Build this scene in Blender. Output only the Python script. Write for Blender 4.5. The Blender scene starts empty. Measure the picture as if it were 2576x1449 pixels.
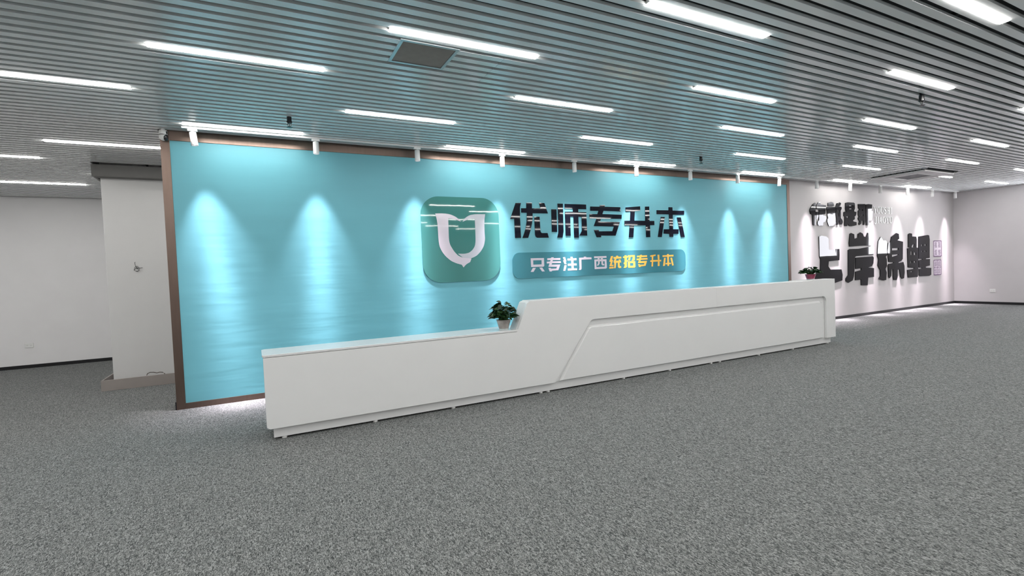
import bpy, bmesh, math, random
from mathutils import Vector, Matrix
from mathutils.geometry import tessellate_polygon

# ------------------------------------------------------------------ camera
SC = bpy.context.scene
COL = SC.collection
CAM_H = 1.405
F_PX = 1243.8
YAW, PITCH, ROLL = 0.479392, 0.0320309, -0.0408419
fwd = Vector((math.sin(YAW)*math.cos(PITCH), math.cos(YAW)*math.cos(PITCH), -math.sin(PITCH)))
r0 = Vector((math.cos(YAW), -math.sin(YAW), 0.0))
u0 = r0.cross(fwd)
right = math.cos(ROLL)*r0 + math.sin(ROLL)*u0
up = -math.sin(ROLL)*r0 + math.cos(ROLL)*u0
cam_data = bpy.data.cameras.new('camera')
cam = bpy.data.objects.new('camera', cam_data)
COL.objects.link(cam)
cam_data.sensor_width = 36.0
cam_data.lens = F_PX/2576*36.0
cam_data.clip_start = 0.05
m = Matrix((right, up, -fwd)).transposed().to_4x4()
m.translation = Vector((0, 0, CAM_H))
cam.matrix_world = m
SC.camera = cam

# ------------------------------------------------------------------ world, exposure
w = bpy.data.worlds.new('world'); SC.world = w; w.use_nodes = True
w.node_tree.nodes['Background'].inputs[0].default_value = (0.8, 0.85, 0.95, 1)
w.node_tree.nodes['Background'].inputs[1].default_value = 0.3
SC.view_settings.view_transform = 'Standard'
SC.view_settings.look = 'None'
SC.view_settings.gamma = 1.0
SC.view_settings.use_curve_mapping = False
SC.view_settings.exposure = 0.0
SC.cycles.use_denoising = True
SC.cycles.max_bounces = 8
SC.cycles.diffuse_bounces = 5
SC.cycles.sample_clamp_indirect = 6.0

STRIP_POWER = 46.0      # radiance of the linear lights
SPOT_WATT = 230.0
SPOT_CORE, SPOT_RIM = 9.5, 1.15   # centre weighted beam
WINDOW_POWER = 15.0
ZC = CAM_H + 1.74       # underside of the slats
YW = 6.72               # plane of the long wall
XR = 17.78
YB = 12.2
XL = -9.0
YF = -6.0
MAIN_CHARS = [('you_character',[([(3.602,2.46),(3.697,2.464),(3.675,2.396),(3.669,2.223),(3.673,1.928),(3.57,1.926),(3.569,2.219),(3.5,2.216)],[]),([(3.79,2.469),(3.89,2.472),(3.888,2.385),(4.04,2.387),(4.02,2.473),(4.117,2.473),(4.176,2.312),(3.896,2.308),(3.892,2.226),(3.876,2.147),(3.847,2.041),(3.8,1.926),(3.699,1.925),(3.736,2.004),(3.767,2.093),(3.783,2.172),(3.794,2.314),(3.696,2.315),(3.696,2.382),(3.787,2.384)],[]),([(3.923,2.256),(4.02,2.256),(4.025,2.036),(4.036,2.009),(4.052,2.001),(4.155,2.001),(4.176,1.928),(3.964,1.927),(3.937,1.943),(3.926,1.972)],[])]),('shi_character',[([(4.242,2.378),(4.34,2.38),(4.338,2.019),(4.238,2.019)],[]),([(4.363,2.471),(4.465,2.472),(4.462,2.234),(4.46,2.026),(4.436,1.929),(4.336,1.929),(4.359,1.999),(4.365,2.07),(4.366,2.342)],[]),([(4.5,2.471),(4.924,2.471),(4.922,2.392),(4.762,2.393),(4.76,2.345),(4.923,2.344),(4.924,1.959),(4.77,1.961),(4.822,2.038),(4.824,2.268),(4.76,2.269),(4.758,1.927),(4.662,1.928),(4.662,2.27),(4.599,2.269),(4.596,1.959),(4.499,1.959),(4.5,2.344),(4.657,2.348),(4.656,2.396),(4.499,2.396)],[])]),('zhuan_character',[([(5.212,2.469),(5.317,2.472),(5.305,2.445),(5.643,2.445),(5.642,2.373),(5.279,2.376),(5.253,2.32),(5.668,2.315),(5.662,2.246),(5.221,2.244),(5.197,2.191),(5.623,2.19),(5.52,1.958),(5.211,1.96),(5.21,1.931),(5.119,1.931),(5.065,2.053),(5.163,2.053),(5.171,2.03),(5.456,2.033),(5.493,2.113),(5.068,2.117),(5.128,2.244),(4.985,2.242),(4.985,2.315),(5.151,2.318),(5.174,2.372),(5.006,2.371),(5.008,2.441),(5.202,2.442)],[])]),('sheng_character',[([(5.758,2.445),(6.089,2.471),(6.088,2.398),(5.964,2.385),(5.948,2.218),(6.196,2.219),(6.202,2.469),(6.3,2.472),(6.301,2.218),(6.41,2.219),(6.409,2.143),(6.306,2.14),(6.304,1.93),(6.208,1.928),(6.205,2.137),(5.937,2.138),(5.912,1.929),(5.81,1.928),(5.838,2.138),(5.724,2.136),(5.727,2.213),(5.849,2.217),(5.867,2.378),(5.755,2.37)],[])]),('ben_character',[([(6.766,2.472),(6.862,2.473),(6.863,2.413),(7.158,2.415),(7.152,2.343),(6.864,2.337),(6.861,2.071),(7.006,2.072),(6.996,1.989),(6.866,1.987),(6.862,1.932),(6.767,1.932),(6.764,1.987),(6.626,1.993),(6.635,2.07),(6.771,2.071),(6.769,2.343),(6.472,2.34),(6.475,2.412),(6.763,2.415)],[]),([(6.571,2.294),(6.666,2.293),(6.578,1.929),(6.486,1.932)],[]),([(6.969,2.29),(7.067,2.292),(7.153,1.931),(7.055,1.928)],[])])]
PLAQUE_CHARS = [('white',[([(3.827,1.608),(4.068,1.608),(4.069,1.484),(4.052,1.47),(3.83,1.473)],[[(3.87,1.575),(4.023,1.574),(4.021,1.509),(3.87,1.507)]]),([(3.86,1.458),(3.915,1.457),(3.869,1.395),(3.818,1.397)],[]),([(3.977,1.458),(4.03,1.458),(4.074,1.396),(4.024,1.396)],[])]),('white',[([(4.204,1.613),(4.252,1.614),(4.245,1.601),(4.377,1.601),(4.374,1.569),(4.234,1.57),(4.223,1.551),(4.381,1.55),(4.385,1.52),(4.216,1.522),(4.205,1.499),(4.371,1.497),(4.329,1.406),(4.21,1.402),(4.207,1.391),(4.165,1.391),(4.144,1.447),(4.181,1.447),(4.196,1.435),(4.292,1.434),(4.306,1.461),(4.145,1.466),(4.168,1.52),(4.119,1.519),(4.117,1.548),(4.179,1.55),(4.191,1.572),(4.129,1.571),(4.129,1.601),(4.197,1.602)],[])]),('white',[([(4.423,1.61),(4.467,1.614),(4.492,1.543),(4.476,1.543),(4.493,1.495),(4.454,1.495),(4.424,1.56),(4.446,1.563)],[]),([(4.45,1.481),(4.492,1.48),(4.462,1.391),(4.423,1.392)],[]),([(4.568,1.614),(4.611,1.616),(4.621,1.589),(4.69,1.591),(4.689,1.557),(4.629,1.556),(4.628,1.506),(4.69,1.504),(4.689,1.472),(4.628,1.472),(4.628,1.426),(4.693,1.425),(4.693,1.393),(4.512,1.393),(4.513,1.426),(4.586,1.426),(4.585,1.471),(4.514,1.471),(4.513,1.503),(4.583,1.505),(4.584,1.556),(4.512,1.555),(4.512,1.588),(4.577,1.589)],[])]),('white',[([(4.836,1.611),(4.882,1.611),(4.885,1.599),(4.992,1.598),(4.993,1.565),(4.787,1.564),(4.784,1.418),(4.773,1.396),(4.726,1.396),(4.742,1.425),(4.74,1.595),(4.837,1.598)],[])]),('white',[([(5.045,1.612),(5.305,1.614),(5.305,1.582),(5.229,1.581),(5.228,1.559),(5.302,1.559),(5.307,1.415),(5.288,1.4),(5.05,1.398),(5.05,1.56),(5.119,1.561),(5.12,1.581),(5.047,1.581)],[[(5.158,1.58),(5.185,1.58),(5.184,1.559),(5.157,1.559)],[(5.087,1.527),(5.126,1.528),(5.123,1.492),(5.098,1.458),(5.126,1.455),(5.158,1.488),(5.161,1.527),(5.193,1.526),(5.191,1.479),(5.209,1.458),(5.251,1.454),(5.253,1.479),(5.229,1.482),(5.229,1.525),(5.265,1.526),(5.263,1.432),(5.088,1.432)]])]),('gold',[([(5.403,1.609),(5.449,1.61),(5.419,1.545),(5.444,1.542),(5.412,1.461),(5.448,1.46),(5.446,1.436),(5.361,1.438),(5.392,1.511),(5.362,1.514)],[]),([(5.358,1.422),(5.45,1.425),(5.449,1.399),(5.356,1.396)],[]),([(5.51,1.611),(5.552,1.614),(5.561,1.594),(5.624,1.594),(5.624,1.563),(5.519,1.562),(5.503,1.528),(5.573,1.528),(5.563,1.546),(5.602,1.548),(5.621,1.495),(5.583,1.493),(5.584,1.433),(5.613,1.432),(5.614,1.401),(5.564,1.4),(5.544,1.422),(5.542,1.493),(5.51,1.493),(5.498,1.421),(5.49,1.401),(5.459,1.4),(5.465,1.43),(5.468,1.493),(5.454,1.498),(5.454,1.518),(5.482,1.561),(5.454,1.563),(5.455,1.592),(5.516,1.593)],[])]),('gold',[([(5.696,1.616),(5.742,1.616),(5.743,1.599),(5.763,1.598),(5.762,1.572),(5.743,1.57),(5.743,1.534),(5.761,1.533),(5.756,1.504),(5.742,1.501),(5.741,1.416),(5.717,1.399),(5.667,1.399),(5.688,1.426),(5.692,1.465),(5.671,1.462),(5.674,1.492),(5.693,1.494),(5.695,1.57),(5.664,1.572),(5.665,1.597),(5.696,1.598)],[]),([(5.768,1.616),(5.927,1.615),(5.925,1.535),(5.905,1.515),(5.848,1.516),(5.872,1.542),(5.885,1.587),(5.828,1.586),(5.813,1.523),(5.766,1.523),(5.78,1.545),(5.79,1.586),(5.767,1.586)],[]),([(5.767,1.51),(5.932,1.508),(5.931,1.41),(5.915,1.397),(5.774,1.398),(5.766,1.415)],[[(5.814,1.479),(5.886,1.479),(5.886,1.43),(5.813,1.429)]])]),('gold',[([(6.049,1.615),(6.094,1.618),(6.088,1.605),(6.211,1.607),(6.209,1.577),(6.077,1.575),(6.068,1.556),(6.215,1.559),(6.219,1.53),(6.061,1.529),(6.051,1.506),(6.206,1.508),(6.167,1.42),(6.056,1.413),(6.052,1.403),(6.014,1.402),(5.994,1.455),(6.028,1.456),(6.042,1.444),(6.132,1.446),(6.145,1.472),(5.995,1.473),(6.016,1.526),(5.97,1.524),(5.968,1.552),(6.026,1.555),(6.037,1.576),(5.979,1.574),(5.979,1.602),(6.043,1.605)],[])]),('gold',[([(6.282,1.602),(6.411,1.618),(6.412,1.593),(6.357,1.584),(6.35,1.519),(6.464,1.519),(6.456,1.611),(6.501,1.611),(6.501,1.518),(6.542,1.518),(6.541,1.489),(6.502,1.489),(6.5,1.408),(6.455,1.407),(6.461,1.488),(6.349,1.487),(6.342,1.403),(6.305,1.404),(6.315,1.486),(6.281,1.487),(6.282,1.514),(6.318,1.516),(6.319,1.58),(6.285,1.578)],[])]),('gold',[([(6.691,1.619),(6.731,1.62),(6.732,1.602),(6.846,1.603),(6.847,1.572),(6.733,1.572),(6.731,1.46),(6.781,1.458),(6.777,1.433),(6.732,1.433),(6.731,1.402),(6.691,1.402),(6.692,1.433),(6.646,1.432),(6.647,1.456),(6.691,1.458),(6.691,1.571),(6.579,1.568),(6.579,1.598),(6.69,1.6)],[]),([(6.614,1.552),(6.655,1.553),(6.628,1.407),(6.582,1.403)],[]),([(6.768,1.55),(6.81,1.551),(6.847,1.41),(6.808,1.404)],[])])]
EMBLEM = [('emblem',[([(2.307,2.275),(2.427,2.279),(2.527,2.268),(2.608,2.236),(2.668,2.191),(2.696,2.164),(2.626,2.19),(2.565,2.203),(2.498,2.208),(2.495,2.066),(2.494,1.893),(2.511,1.826),(2.564,1.738),(2.623,1.674),(2.704,1.639),(2.831,1.631),(2.807,1.577),(2.742,1.545),(2.7,1.502),(2.674,1.542),(2.597,1.563),(2.516,1.599),(2.438,1.664),(2.385,1.732),(2.349,1.809),(2.338,1.894),(2.336,2.103),(2.327,2.189)],[])]),('emblem_light',[([(2.713,2.162),(2.763,2.223),(2.829,2.261),(2.925,2.277),(3.079,2.278),(3.061,2.178),(3.057,2.029),(3.062,1.909),(3.039,1.81),(2.986,1.731),(2.918,1.668),(2.831,1.631),(2.704,1.639),(2.632,1.694),(2.624,1.703),(2.728,1.699),(2.803,1.715),(2.858,1.758),(2.895,1.812),(2.909,1.891),(2.91,2.068),(2.911,2.206),(2.847,2.207),(2.783,2.192)],[])])]
WALL_CHARS = [('ni',[([(11.211,2.682),(11.237,2.678),(11.22,2.179),(11.163,2.172),(11.117,2.186),(11.112,2.4),(11.099,2.415),(11.041,2.43),(11.017,2.492),(11.026,2.54),(11.12,2.636)],[]),([(11.264,2.624),(11.333,2.69),(11.367,2.703),(11.413,2.7),(11.414,2.646),(11.625,2.635),(11.6,2.436),(11.525,2.427),(11.504,2.406),(11.619,2.388),(11.624,2.328),(11.587,2.263),(11.512,2.246),(11.496,2.173),(11.328,2.168),(11.296,2.212),(11.298,2.259),(11.352,2.292),(11.36,2.499),(11.361,2.527),(11.261,2.537)],[]),([(11.259,2.481),(11.339,2.479),(11.329,2.371),(11.286,2.307),(11.243,2.307)],[])]),('jiu',[([(11.711,2.693),(11.822,2.716),(11.912,2.706),(11.938,2.634),(11.875,2.616),(11.709,2.616)],[]),([(11.67,2.593),(12.003,2.604),(12.005,2.529),(11.981,2.471),(11.978,2.381),(12.001,2.218),(11.944,2.209),(11.901,2.172),(11.721,2.159),(11.695,2.207),(11.662,2.263),(11.664,2.312),(11.699,2.345),(11.674,2.409),(11.664,2.506),(11.652,2.554)],[[(11.786,2.451),(11.89,2.447),(11.889,2.435),(11.785,2.437)]]),([(12.059,2.694),(12.109,2.7),(12.121,2.626),(12.239,2.608),(12.24,2.567),(12.203,2.525),(12.201,2.352),(12.26,2.307),(12.276,2.258),(12.242,2.202),(12.163,2.201),(12.14,2.318),(12.092,2.194),(12.017,2.193),(12.04,2.317),(12.012,2.447),(12.015,2.619)],[[(12.082,2.535),(12.139,2.54),(12.137,2.384),(12.117,2.384)]]),([(12.159,2.714),(12.223,2.699),(12.185,2.632),(12.15,2.639)],[])]),('shi',[([(12.403,2.712),(12.491,2.727),(12.742,2.726),(12.789,2.706),(12.79,2.588),(12.75,2.528),(12.78,2.512),(12.847,2.509),(12.838,2.446),(12.799,2.403),(12.761,2.394),(12.783,2.369),(12.766,2.326),(12.699,2.308),(12.712,2.279),(12.847,2.264),(12.844,2.192),(12.754,2.178),(12.62,2.165),(12.546,2.173),(12.489,2.231),(12.451,2.168),(12.356,2.167),(12.351,2.221),(12.371,2.387),(12.328,2.403),(12.331,2.486),(12.353,2.503),(12.426,2.505),(12.399,2.571)],[[(12.548,2.662),(12.681,2.665),(12.672,2.64),(12.547,2.634)],[(12.552,2.584),(12.678,2.59),(12.674,2.567),(12.552,2.562)],[(12.4,2.388),(12.532,2.407),(12.515,2.344),(12.479,2.356)]])]),('na',[([(12.936,2.698),(13.227,2.706),(13.214,2.28),(13.18,2.198),(13.134,2.198),(13.137,2.297),(13.068,2.313),(13.043,2.227),(12.965,2.197),(12.944,2.226),(12.984,2.286),(12.932,2.328),(12.925,2.362),(12.964,2.397),(12.928,2.447),(12.931,2.532),(12.993,2.576),(12.941,2.6)],[[(13.077,2.578),(13.123,2.579),(13.122,2.536),(13.083,2.539)],[(13.08,2.45),(13.142,2.451),(13.133,2.412),(13.079,2.416)]]),([(13.266,2.698),(13.367,2.709),(13.54,2.701),(13.53,2.631),(13.496,2.544),(13.559,2.541),(13.547,2.406),(13.513,2.327),(13.464,2.305),(13.378,2.308),(13.359,2.195),(13.265,2.195)],[])]),('shang',[([(11.341,1.926),(11.425,1.945),(11.608,1.925),(11.692,1.885),(11.701,1.664),(11.717,1.623),(11.958,1.62),(11.972,1.538),(11.993,1.634),(12.116,1.633),(12.12,1.495),(12.107,1.372),(11.897,1.367),(11.691,1.358),(11.67,1.243),(11.752,1.164),(12.188,1.155),(12.228,1.03),(12.215,0.897),(11.914,0.849),(11.157,0.874),(11.161,0.992),(11.232,1.157),(11.364,1.163),(11.381,1.41),(11.342,1.471)],[])]),('an',[([(12.566,1.984),(12.613,2.005),(12.74,1.974),(12.746,1.869),(12.896,1.895),(12.908,1.984),(13.003,2.021),(13.106,1.99),(13.152,1.92),(13.247,1.904),(13.318,2.011),(13.424,1.995),(13.54,1.952),(13.496,1.79),(13.463,1.696),(13.125,1.7),(12.538,1.684),(12.523,1.767)],[]),([(12.481,1.601),(12.545,1.626),(12.915,1.626),(13.365,1.668),(13.59,1.679),(13.586,1.552),(13.544,1.471),(13.3,1.466),(12.797,1.452),(12.741,1.419),(12.721,1.105),(12.689,0.97),(12.64,0.878),(12.464,0.828),(12.357,0.87),(12.359,0.932),(12.461,1.011),(12.474,1.384)],[]),([(12.781,1.418),(13.523,1.432),(13.572,1.401),(13.548,1.261),(13.476,1.187),(13.32,1.165),(13.573,1.141),(13.566,0.924),(13.312,0.924),(13.277,0.732),(13.0,0.745),(12.995,0.884),(12.76,0.878),(12.767,1.083),(13.011,1.111),(13.013,1.159),(12.772,1.146)],[])]),('jin',[([(13.906,1.907),(14.015,1.819),(14.137,1.818),(14.198,1.763),(14.182,1.586),(14.188,1.453),(14.125,1.41),(14.164,1.343),(14.169,1.176),(14.105,1.101),(14.154,1.011),(14.127,0.823),(13.984,0.819),(13.782,0.86),(13.855,0.934),(13.86,1.076),(13.753,1.2),(13.798,1.352),(13.74,1.44),(13.754,1.571),(13.792,1.799),(13.864,1.864)],[]),([(14.41,1.906),(14.646,2.006),(14.763,1.983),(14.781,1.859),(14.683,1.82),(14.963,1.779),(14.939,1.335),(14.861,1.28),(14.731,1.255),(14.73,1.233),(14.969,1.255),(15.021,1.151),(15.027,0.979),(14.99,0.832),(14.891,0.819),(14.827,0.872),(14.779,1.067),(14.682,1.059),(14.676,0.879),(14.631,0.801),(14.482,0.808),(14.463,0.887),(14.459,1.078),(14.385,1.086),(14.369,0.913),(14.295,0.861),(14.244,0.896),(14.239,1.097),(14.221,1.175),(14.264,1.224),(14.474,1.24),(14.507,1.262),(14.266,1.274),(14.229,1.452),(14.207,1.541),(14.26,1.762),(14.364,1.772)],[[(14.423,1.621),(14.742,1.622),(14.729,1.566),(14.421,1.565)],[(14.417,1.454),(14.737,1.464),(14.714,1.437),(14.416,1.398)]])]),('li',[([(15.244,1.972),(15.312,2.0),(15.424,1.989),(15.433,1.914),(15.638,1.907),(15.67,1.831),(15.653,1.622),(15.733,1.609),(15.73,1.094),(15.699,0.837),(15.2,0.84),(15.173,1.042),(15.499,1.06),(15.523,1.083),(15.208,1.105),(15.189,1.605),(15.357,1.62),(15.235,1.633)],[[(15.484,1.717),(15.541,1.722),(15.516,1.629),(15.402,1.625),(15.415,1.671)],[(15.343,1.522),(15.422,1.521),(15.419,1.428),(15.34,1.43)],[(15.512,1.49),(15.614,1.488),(15.613,1.424),(15.51,1.426)],[(15.336,1.268),(15.403,1.266),(15.402,1.209),(15.334,1.21)],[(15.505,1.264),(15.596,1.261),(15.595,1.221),(15.504,1.223)],[(15.305,0.998),(15.452,0.998),(15.429,0.976),(15.316,0.98)]]),([(15.781,1.913),(16.248,1.953),(16.331,1.941),(16.364,1.827),(16.35,1.332),(16.135,1.319),(16.146,1.301),(16.362,1.301),(16.357,1.122),(16.128,1.099),(16.128,1.069),(16.427,1.054),(16.422,0.868),(16.313,0.842),(15.816,0.85),(15.77,0.881),(15.775,1.045),(15.927,1.058),(15.927,1.076),(15.776,1.087),(15.763,1.278),(15.957,1.295),(15.945,1.311),(15.764,1.316)],[[(15.898,1.701),(15.98,1.7),(15.979,1.653),(15.897,1.654)],[(16.079,1.705),(16.174,1.704),(16.173,1.662),(16.078,1.663)],[(15.905,1.53),(15.975,1.529),(15.974,1.494),(15.904,1.495)],[(16.081,1.533),(16.16,1.532),(16.159,1.496),(16.08,1.498)]])])]
# ------------------------------------------------------------------ materials
def mat(name, col, rough=0.5, metal=0.0, noise=0.0, nscale=20.0, bump=0.0, bscale=40.0, spec=0.5, coat=0.0, stretch=(1,1,1), emit=None, power=0.0, bdist=0.01, trans=0.0, detail=3.0):
    M = bpy.data.materials.new(name); M.use_nodes = True
    nt = M.node_tree; b = nt.nodes['Principled BSDF']
    b.inputs['Base Color'].default_value = (*col, 1)
    b.inputs['Roughness'].default_value = rough
    b.inputs['Metallic'].default_value = metal
    b.inputs['Specular IOR Level'].default_value = spec
    b.inputs['Coat Weight'].default_value = coat
    b.inputs['Coat Roughness'].default_value = 0.03
    b.inputs['Transmission Weight'].default_value = trans
    if noise or bump:
        tc = nt.nodes.new('ShaderNodeTexCoord'); mp = nt.nodes.new('ShaderNodeMapping')
        mp.inputs['Scale'].default_value = stretch
        nt.links.new(tc.outputs['Object'], mp.inputs['Vector'])
    if noise:
        n = nt.nodes.new('ShaderNodeTexNoise'); n.inputs['Scale'].default_value = nscale; n.inputs['Detail'].default_value = detail
        nt.links.new(mp.outputs[0], n.inputs['Vector'])
        r = nt.nodes.new('ShaderNodeValToRGB')
        r.color_ramp.elements[0].position = 0.3; r.color_ramp.elements[1].position = 0.7
        r.color_ramp.elements[0].color = (*[max(0, c*(1-noise)) for c in col], 1)
        r.color_ramp.elements[1].color = (*[min(1, c*(1+noise)) for c in col], 1)
        nt.links.new(n.outputs['Fac'], r.inputs['Fac']); nt.links.new(r.outputs[0], b.inputs['Base Color'])
    if bump:
        n2 = nt.nodes.new('ShaderNodeTexNoise'); n2.inputs['Scale'].default_value = bscale; n2.inputs['Detail'].default_value = 2
        nt.links.new(mp.outputs[0], n2.inputs['Vector'])
        bp = nt.nodes.new('ShaderNodeBump'); bp.inputs['Strength'].default_value = bump; bp.inputs['Distance'].default_value = bdist
        nt.links.new(n2.outputs['Fac'], bp.inputs['Height']); nt.links.new(bp.outputs[0], b.inputs['Normal'])
    if emit:
        b.inputs['Emission Color'].default_value = (*emit, 1); b.inputs['Emission Strength'].default_value = power
    return M

def srgb(r, g, b):
    f = lambda c: (c/255/12.92 if c/255 <= 0.04045 else ((c/255+0.055)/1.055)**2.4)
    return (f(r), f(g), f(b))

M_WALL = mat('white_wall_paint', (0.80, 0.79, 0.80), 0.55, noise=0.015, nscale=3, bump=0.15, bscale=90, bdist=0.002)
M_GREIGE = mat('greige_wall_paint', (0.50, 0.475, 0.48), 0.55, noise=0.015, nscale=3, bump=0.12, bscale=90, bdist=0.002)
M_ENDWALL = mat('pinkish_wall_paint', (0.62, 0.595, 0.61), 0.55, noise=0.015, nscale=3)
M_COLPAINT = mat('column_paint', (0.66, 0.655, 0.65), 0.55, noise=0.015, nscale=3)
M_TEAL = mat('teal_wall_paint', srgb(103, 170, 183), 0.5, noise=0.03, nscale=1.2, bump=0.3, bscale=2.6, bdist=0.012, stretch=(0.5, 1, 3.2), spec=0.4)
M_TRIM = mat('brown_metal_trim', srgb(114, 98, 90), 0.36, metal=1.0, noise=0.05, nscale=30, stretch=(1, 1, 0.1))
M_SLAT = mat('satin_slat_aluminium', (0.86, 0.88, 0.88), 0.25, metal=0.05, coat=0.45, noise=0.02, nscale=5, bump=0.25, bscale=6, bdist=0.002, stretch=(0.25, 1, 1))
M_PLENUM = mat('dark_plenum', (0.03, 0.033, 0.035), 0.9, noise=0.2, nscale=2)
M_BASE = mat('black_skirting', (0.006, 0.006, 0.008), 0.35, noise=0.2, nscale=8)
M_LAC = mat('white_lacquer', (0.80, 0.80, 0.80), 0.22, coat=0.6, noise=0.01, nscale=3, bump=0.05, bscale=2.5, bdist=0.01)
M_LACTOP = mat('gloss_white_worktop', (0.74, 0.74, 0.74), 0.16, spec=0.35, noise=0.01, nscale=4)
M_NAVY = mat('navy_gloss_acrylic', (0.004, 0.005, 0.012), 0.03, noise=0.1, nscale=5, bump=0.15, bscale=2.0, bdist=0.003, spec=0.4)
M_LOGO = mat('green_gloss_acrylic', srgb(64, 124, 120), 0.03, noise=0.03, nscale=0.7, bump=0.1, bscale=3.0, bdist=0.003)
M_SLOGAN = mat('teal_gloss_acrylic', srgb(60, 124, 136), 0.05, noise=0.12, nscale=0.9, bump=0.2, bscale=3.0, bdist=0.003)
M_LOGOEDGE = mat('dark_green_edge', srgb(40, 105, 108), 0.25, noise=0.05, nscale=9)
M_WHITEPRINT = mat('white_print', (0.68, 0.62, 0.70), 0.08, noise=0.02, nscale=4)
M_SOFTPRINT = mat('pale_grey_print', (0.50, 0.52, 0.58), 0.08, noise=0.08, nscale=2)
M_GOLD = mat('yellow_print', srgb(250, 196, 92), 0.1, noise=0.03, nscale=8)
M_BLACKLET = mat('black_gloss_acrylic', (0.006, 0.006, 0.008), 0.03, noise=0.1, nscale=5, bump=0.15, bscale=2.2, bdist=0.003, spec=0.27)
M_WHITEPL = mat('white_plastic', (0.78, 0.78, 0.77), 0.3, noise=0.01, nscale=20)
M_SPOT = mat('white_powder_coat', (0.80, 0.80, 0.80), 0.35, noise=0.01, nscale=20)
M_BLACKPL = mat('black_plastic', (0.01, 0.01, 0.012), 0.25, noise=0.1, nscale=20)
M_GREYGRILLE = mat('brown_grey_grille', srgb(150, 148, 144), 0.45, metal=0.3, noise=0.05, nscale=15)
M_VENTFRAME = mat('silver_vent_frame', (0.5, 0.54, 0.55), 0.3, metal=0.5, noise=0.02, nscale=8)
M_CASSETTE = mat('cassette_white', (0.72, 0.68, 0.69), 0.4, noise=0.01, nscale=10)
M_CASGRILLE = mat('cassette_grille', (0.22, 0.21, 0.22), 0.5, noise=0.05, nscale=30)
M_STRIP = mat('light_diffuser', (0.9, 0.9, 0.88), 0.5, noise=0.01, nscale=4, emit=(1.0, 0.985, 0.95), power=STRIP_POWER)
M_LENS = mat('spot_lens', (0.9, 0.9, 0.9), 0.3, noise=0.01, nscale=4, emit=(1.0, 0.96, 1.0), power=8.0)
M_WINDOW = mat('daylit_glass', (0.9, 0.9, 0.95), 0.1, noise=0.01, nscale=2, emit=(0.93, 0.93, 1.0), power=WINDOW_POWER)
M_BOARD = mat('grey_beige_board', srgb(150, 142, 138), 0.55, noise=0.04, nscale=6)
M_BOARDTOP = mat('grey_board', srgb(105, 104, 102), 0.55, noise=0.04, nscale=6)
M_LEAF = mat('dark_green_leaf', (0.006, 0.032, 0.008), 0.38, noise=0.5, nscale=9, spec=0.4)
M_LEAF2 = mat('green_leaf', (0.018, 0.065, 0.016), 0.36, noise=0.45, nscale=9, spec=0.4)
M_STEM = mat('green_stem', (0.05, 0.12, 0.03), 0.5, noise=0.2, nscale=20)
M_SOIL = mat('dark_soil', (0.02, 0.015, 0.01), 0.9, noise=0.4, nscale=60)
M_POT = mat('frosted_grey_pot', (0.36, 0.33, 0.31), 0.3, noise=0.25, nscale=14, coat=0.3)
M_POTBASE = mat('clear_pot_foot', (0.62, 0.68, 0.68), 0.12, noise=0.1, nscale=20)
M_POTRED = mat('pink_red_pot', srgb(150, 58, 88), 0.3, noise=0.2, nscale=14, coat=0.3)
M_SEAL = mat('purple_seal_ink', srgb(112, 88, 118), 0.4, noise=0.1, nscale=30)
M_SEALBG = mat('white_seal_board', (0.74, 0.66, 0.74), 0.35, noise=0.02, nscale=10)
M_WIRE = mat('steel_wire', (0.12, 0.12, 0.12), 0.35, metal=0.7, noise=0.2, nscale=40)
M_CABLE = mat('brown_cable', (0.10, 0.08, 0.07), 0.5, noise=0.2, nscale=40)

def carpet():
    M = bpy.data.materials.new('heathered_grey_carpet'); M.use_nodes = True
    nt = M.node_tree; b = nt.nodes['Principled BSDF']; L = nt.links.new
    b.inputs['Roughness'].default_value = 0.95; b.inputs['Specular IOR Level'].default_value = 0.15
    tc = nt.nodes.new('ShaderNodeTexCoord')
    mp = nt.nodes.new('ShaderNodeMapping'); mp.inputs['Scale'].default_value = (1.1, 0.42, 1); L(tc.outputs['Object'], mp.inputs[0])
    n1 = nt.nodes.new('ShaderNodeTexNoise'); n1.inputs['Scale'].default_value = 115; n1.inputs['Detail'].default_value = 2.5; n1.inputs['Roughness'].default_value = 0.6; n1.inputs['Distortion'].default_value = 1.6
    L(mp.outputs[0], n1.inputs['Vector'])
    n2 = nt.nodes.new('ShaderNodeTexNoise'); n2.inputs['Scale'].default_value = 16; n2.inputs['Detail'].default_value = 2
    L(mp.outputs[0], n2.inputs['Vector'])
    mx = nt.nodes.new('ShaderNodeMath'); mx.operation = 'MULTIPLY_ADD'; mx.inputs[1].default_value = 0.06
    L(n2.outputs['Fac'], mx.inputs[0]); L(n1.outputs['Fac'], mx.inputs[2])
    r = nt.nodes.new('ShaderNodeValToRGB'); e = r.color_ramp.elements
    e[0].position = 0.42; e[0].color = (0.045, 0.050, 0.050, 1); e[1].position = 0.66; e[1].color = (0.33, 0.337, 0.332, 1)
    k = r.color_ramp.elements.new(0.53); k.color = (0.148, 0.154, 0.152, 1)
    L(mx.outputs[0], r.inputs['Fac']); L(r.outputs[0], b.inputs['Base Color'])
    bp = nt.nodes.new('ShaderNodeBump'); bp.inputs['Strength'].default_value = 0.6; bp.inputs['Distance'].default_value = 0.006
    L(n1.outputs['Fac'], bp.inputs['Height']); L(bp.outputs[0], b.inputs['Normal'])
    return M
M_CARPET = carpet()

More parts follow.
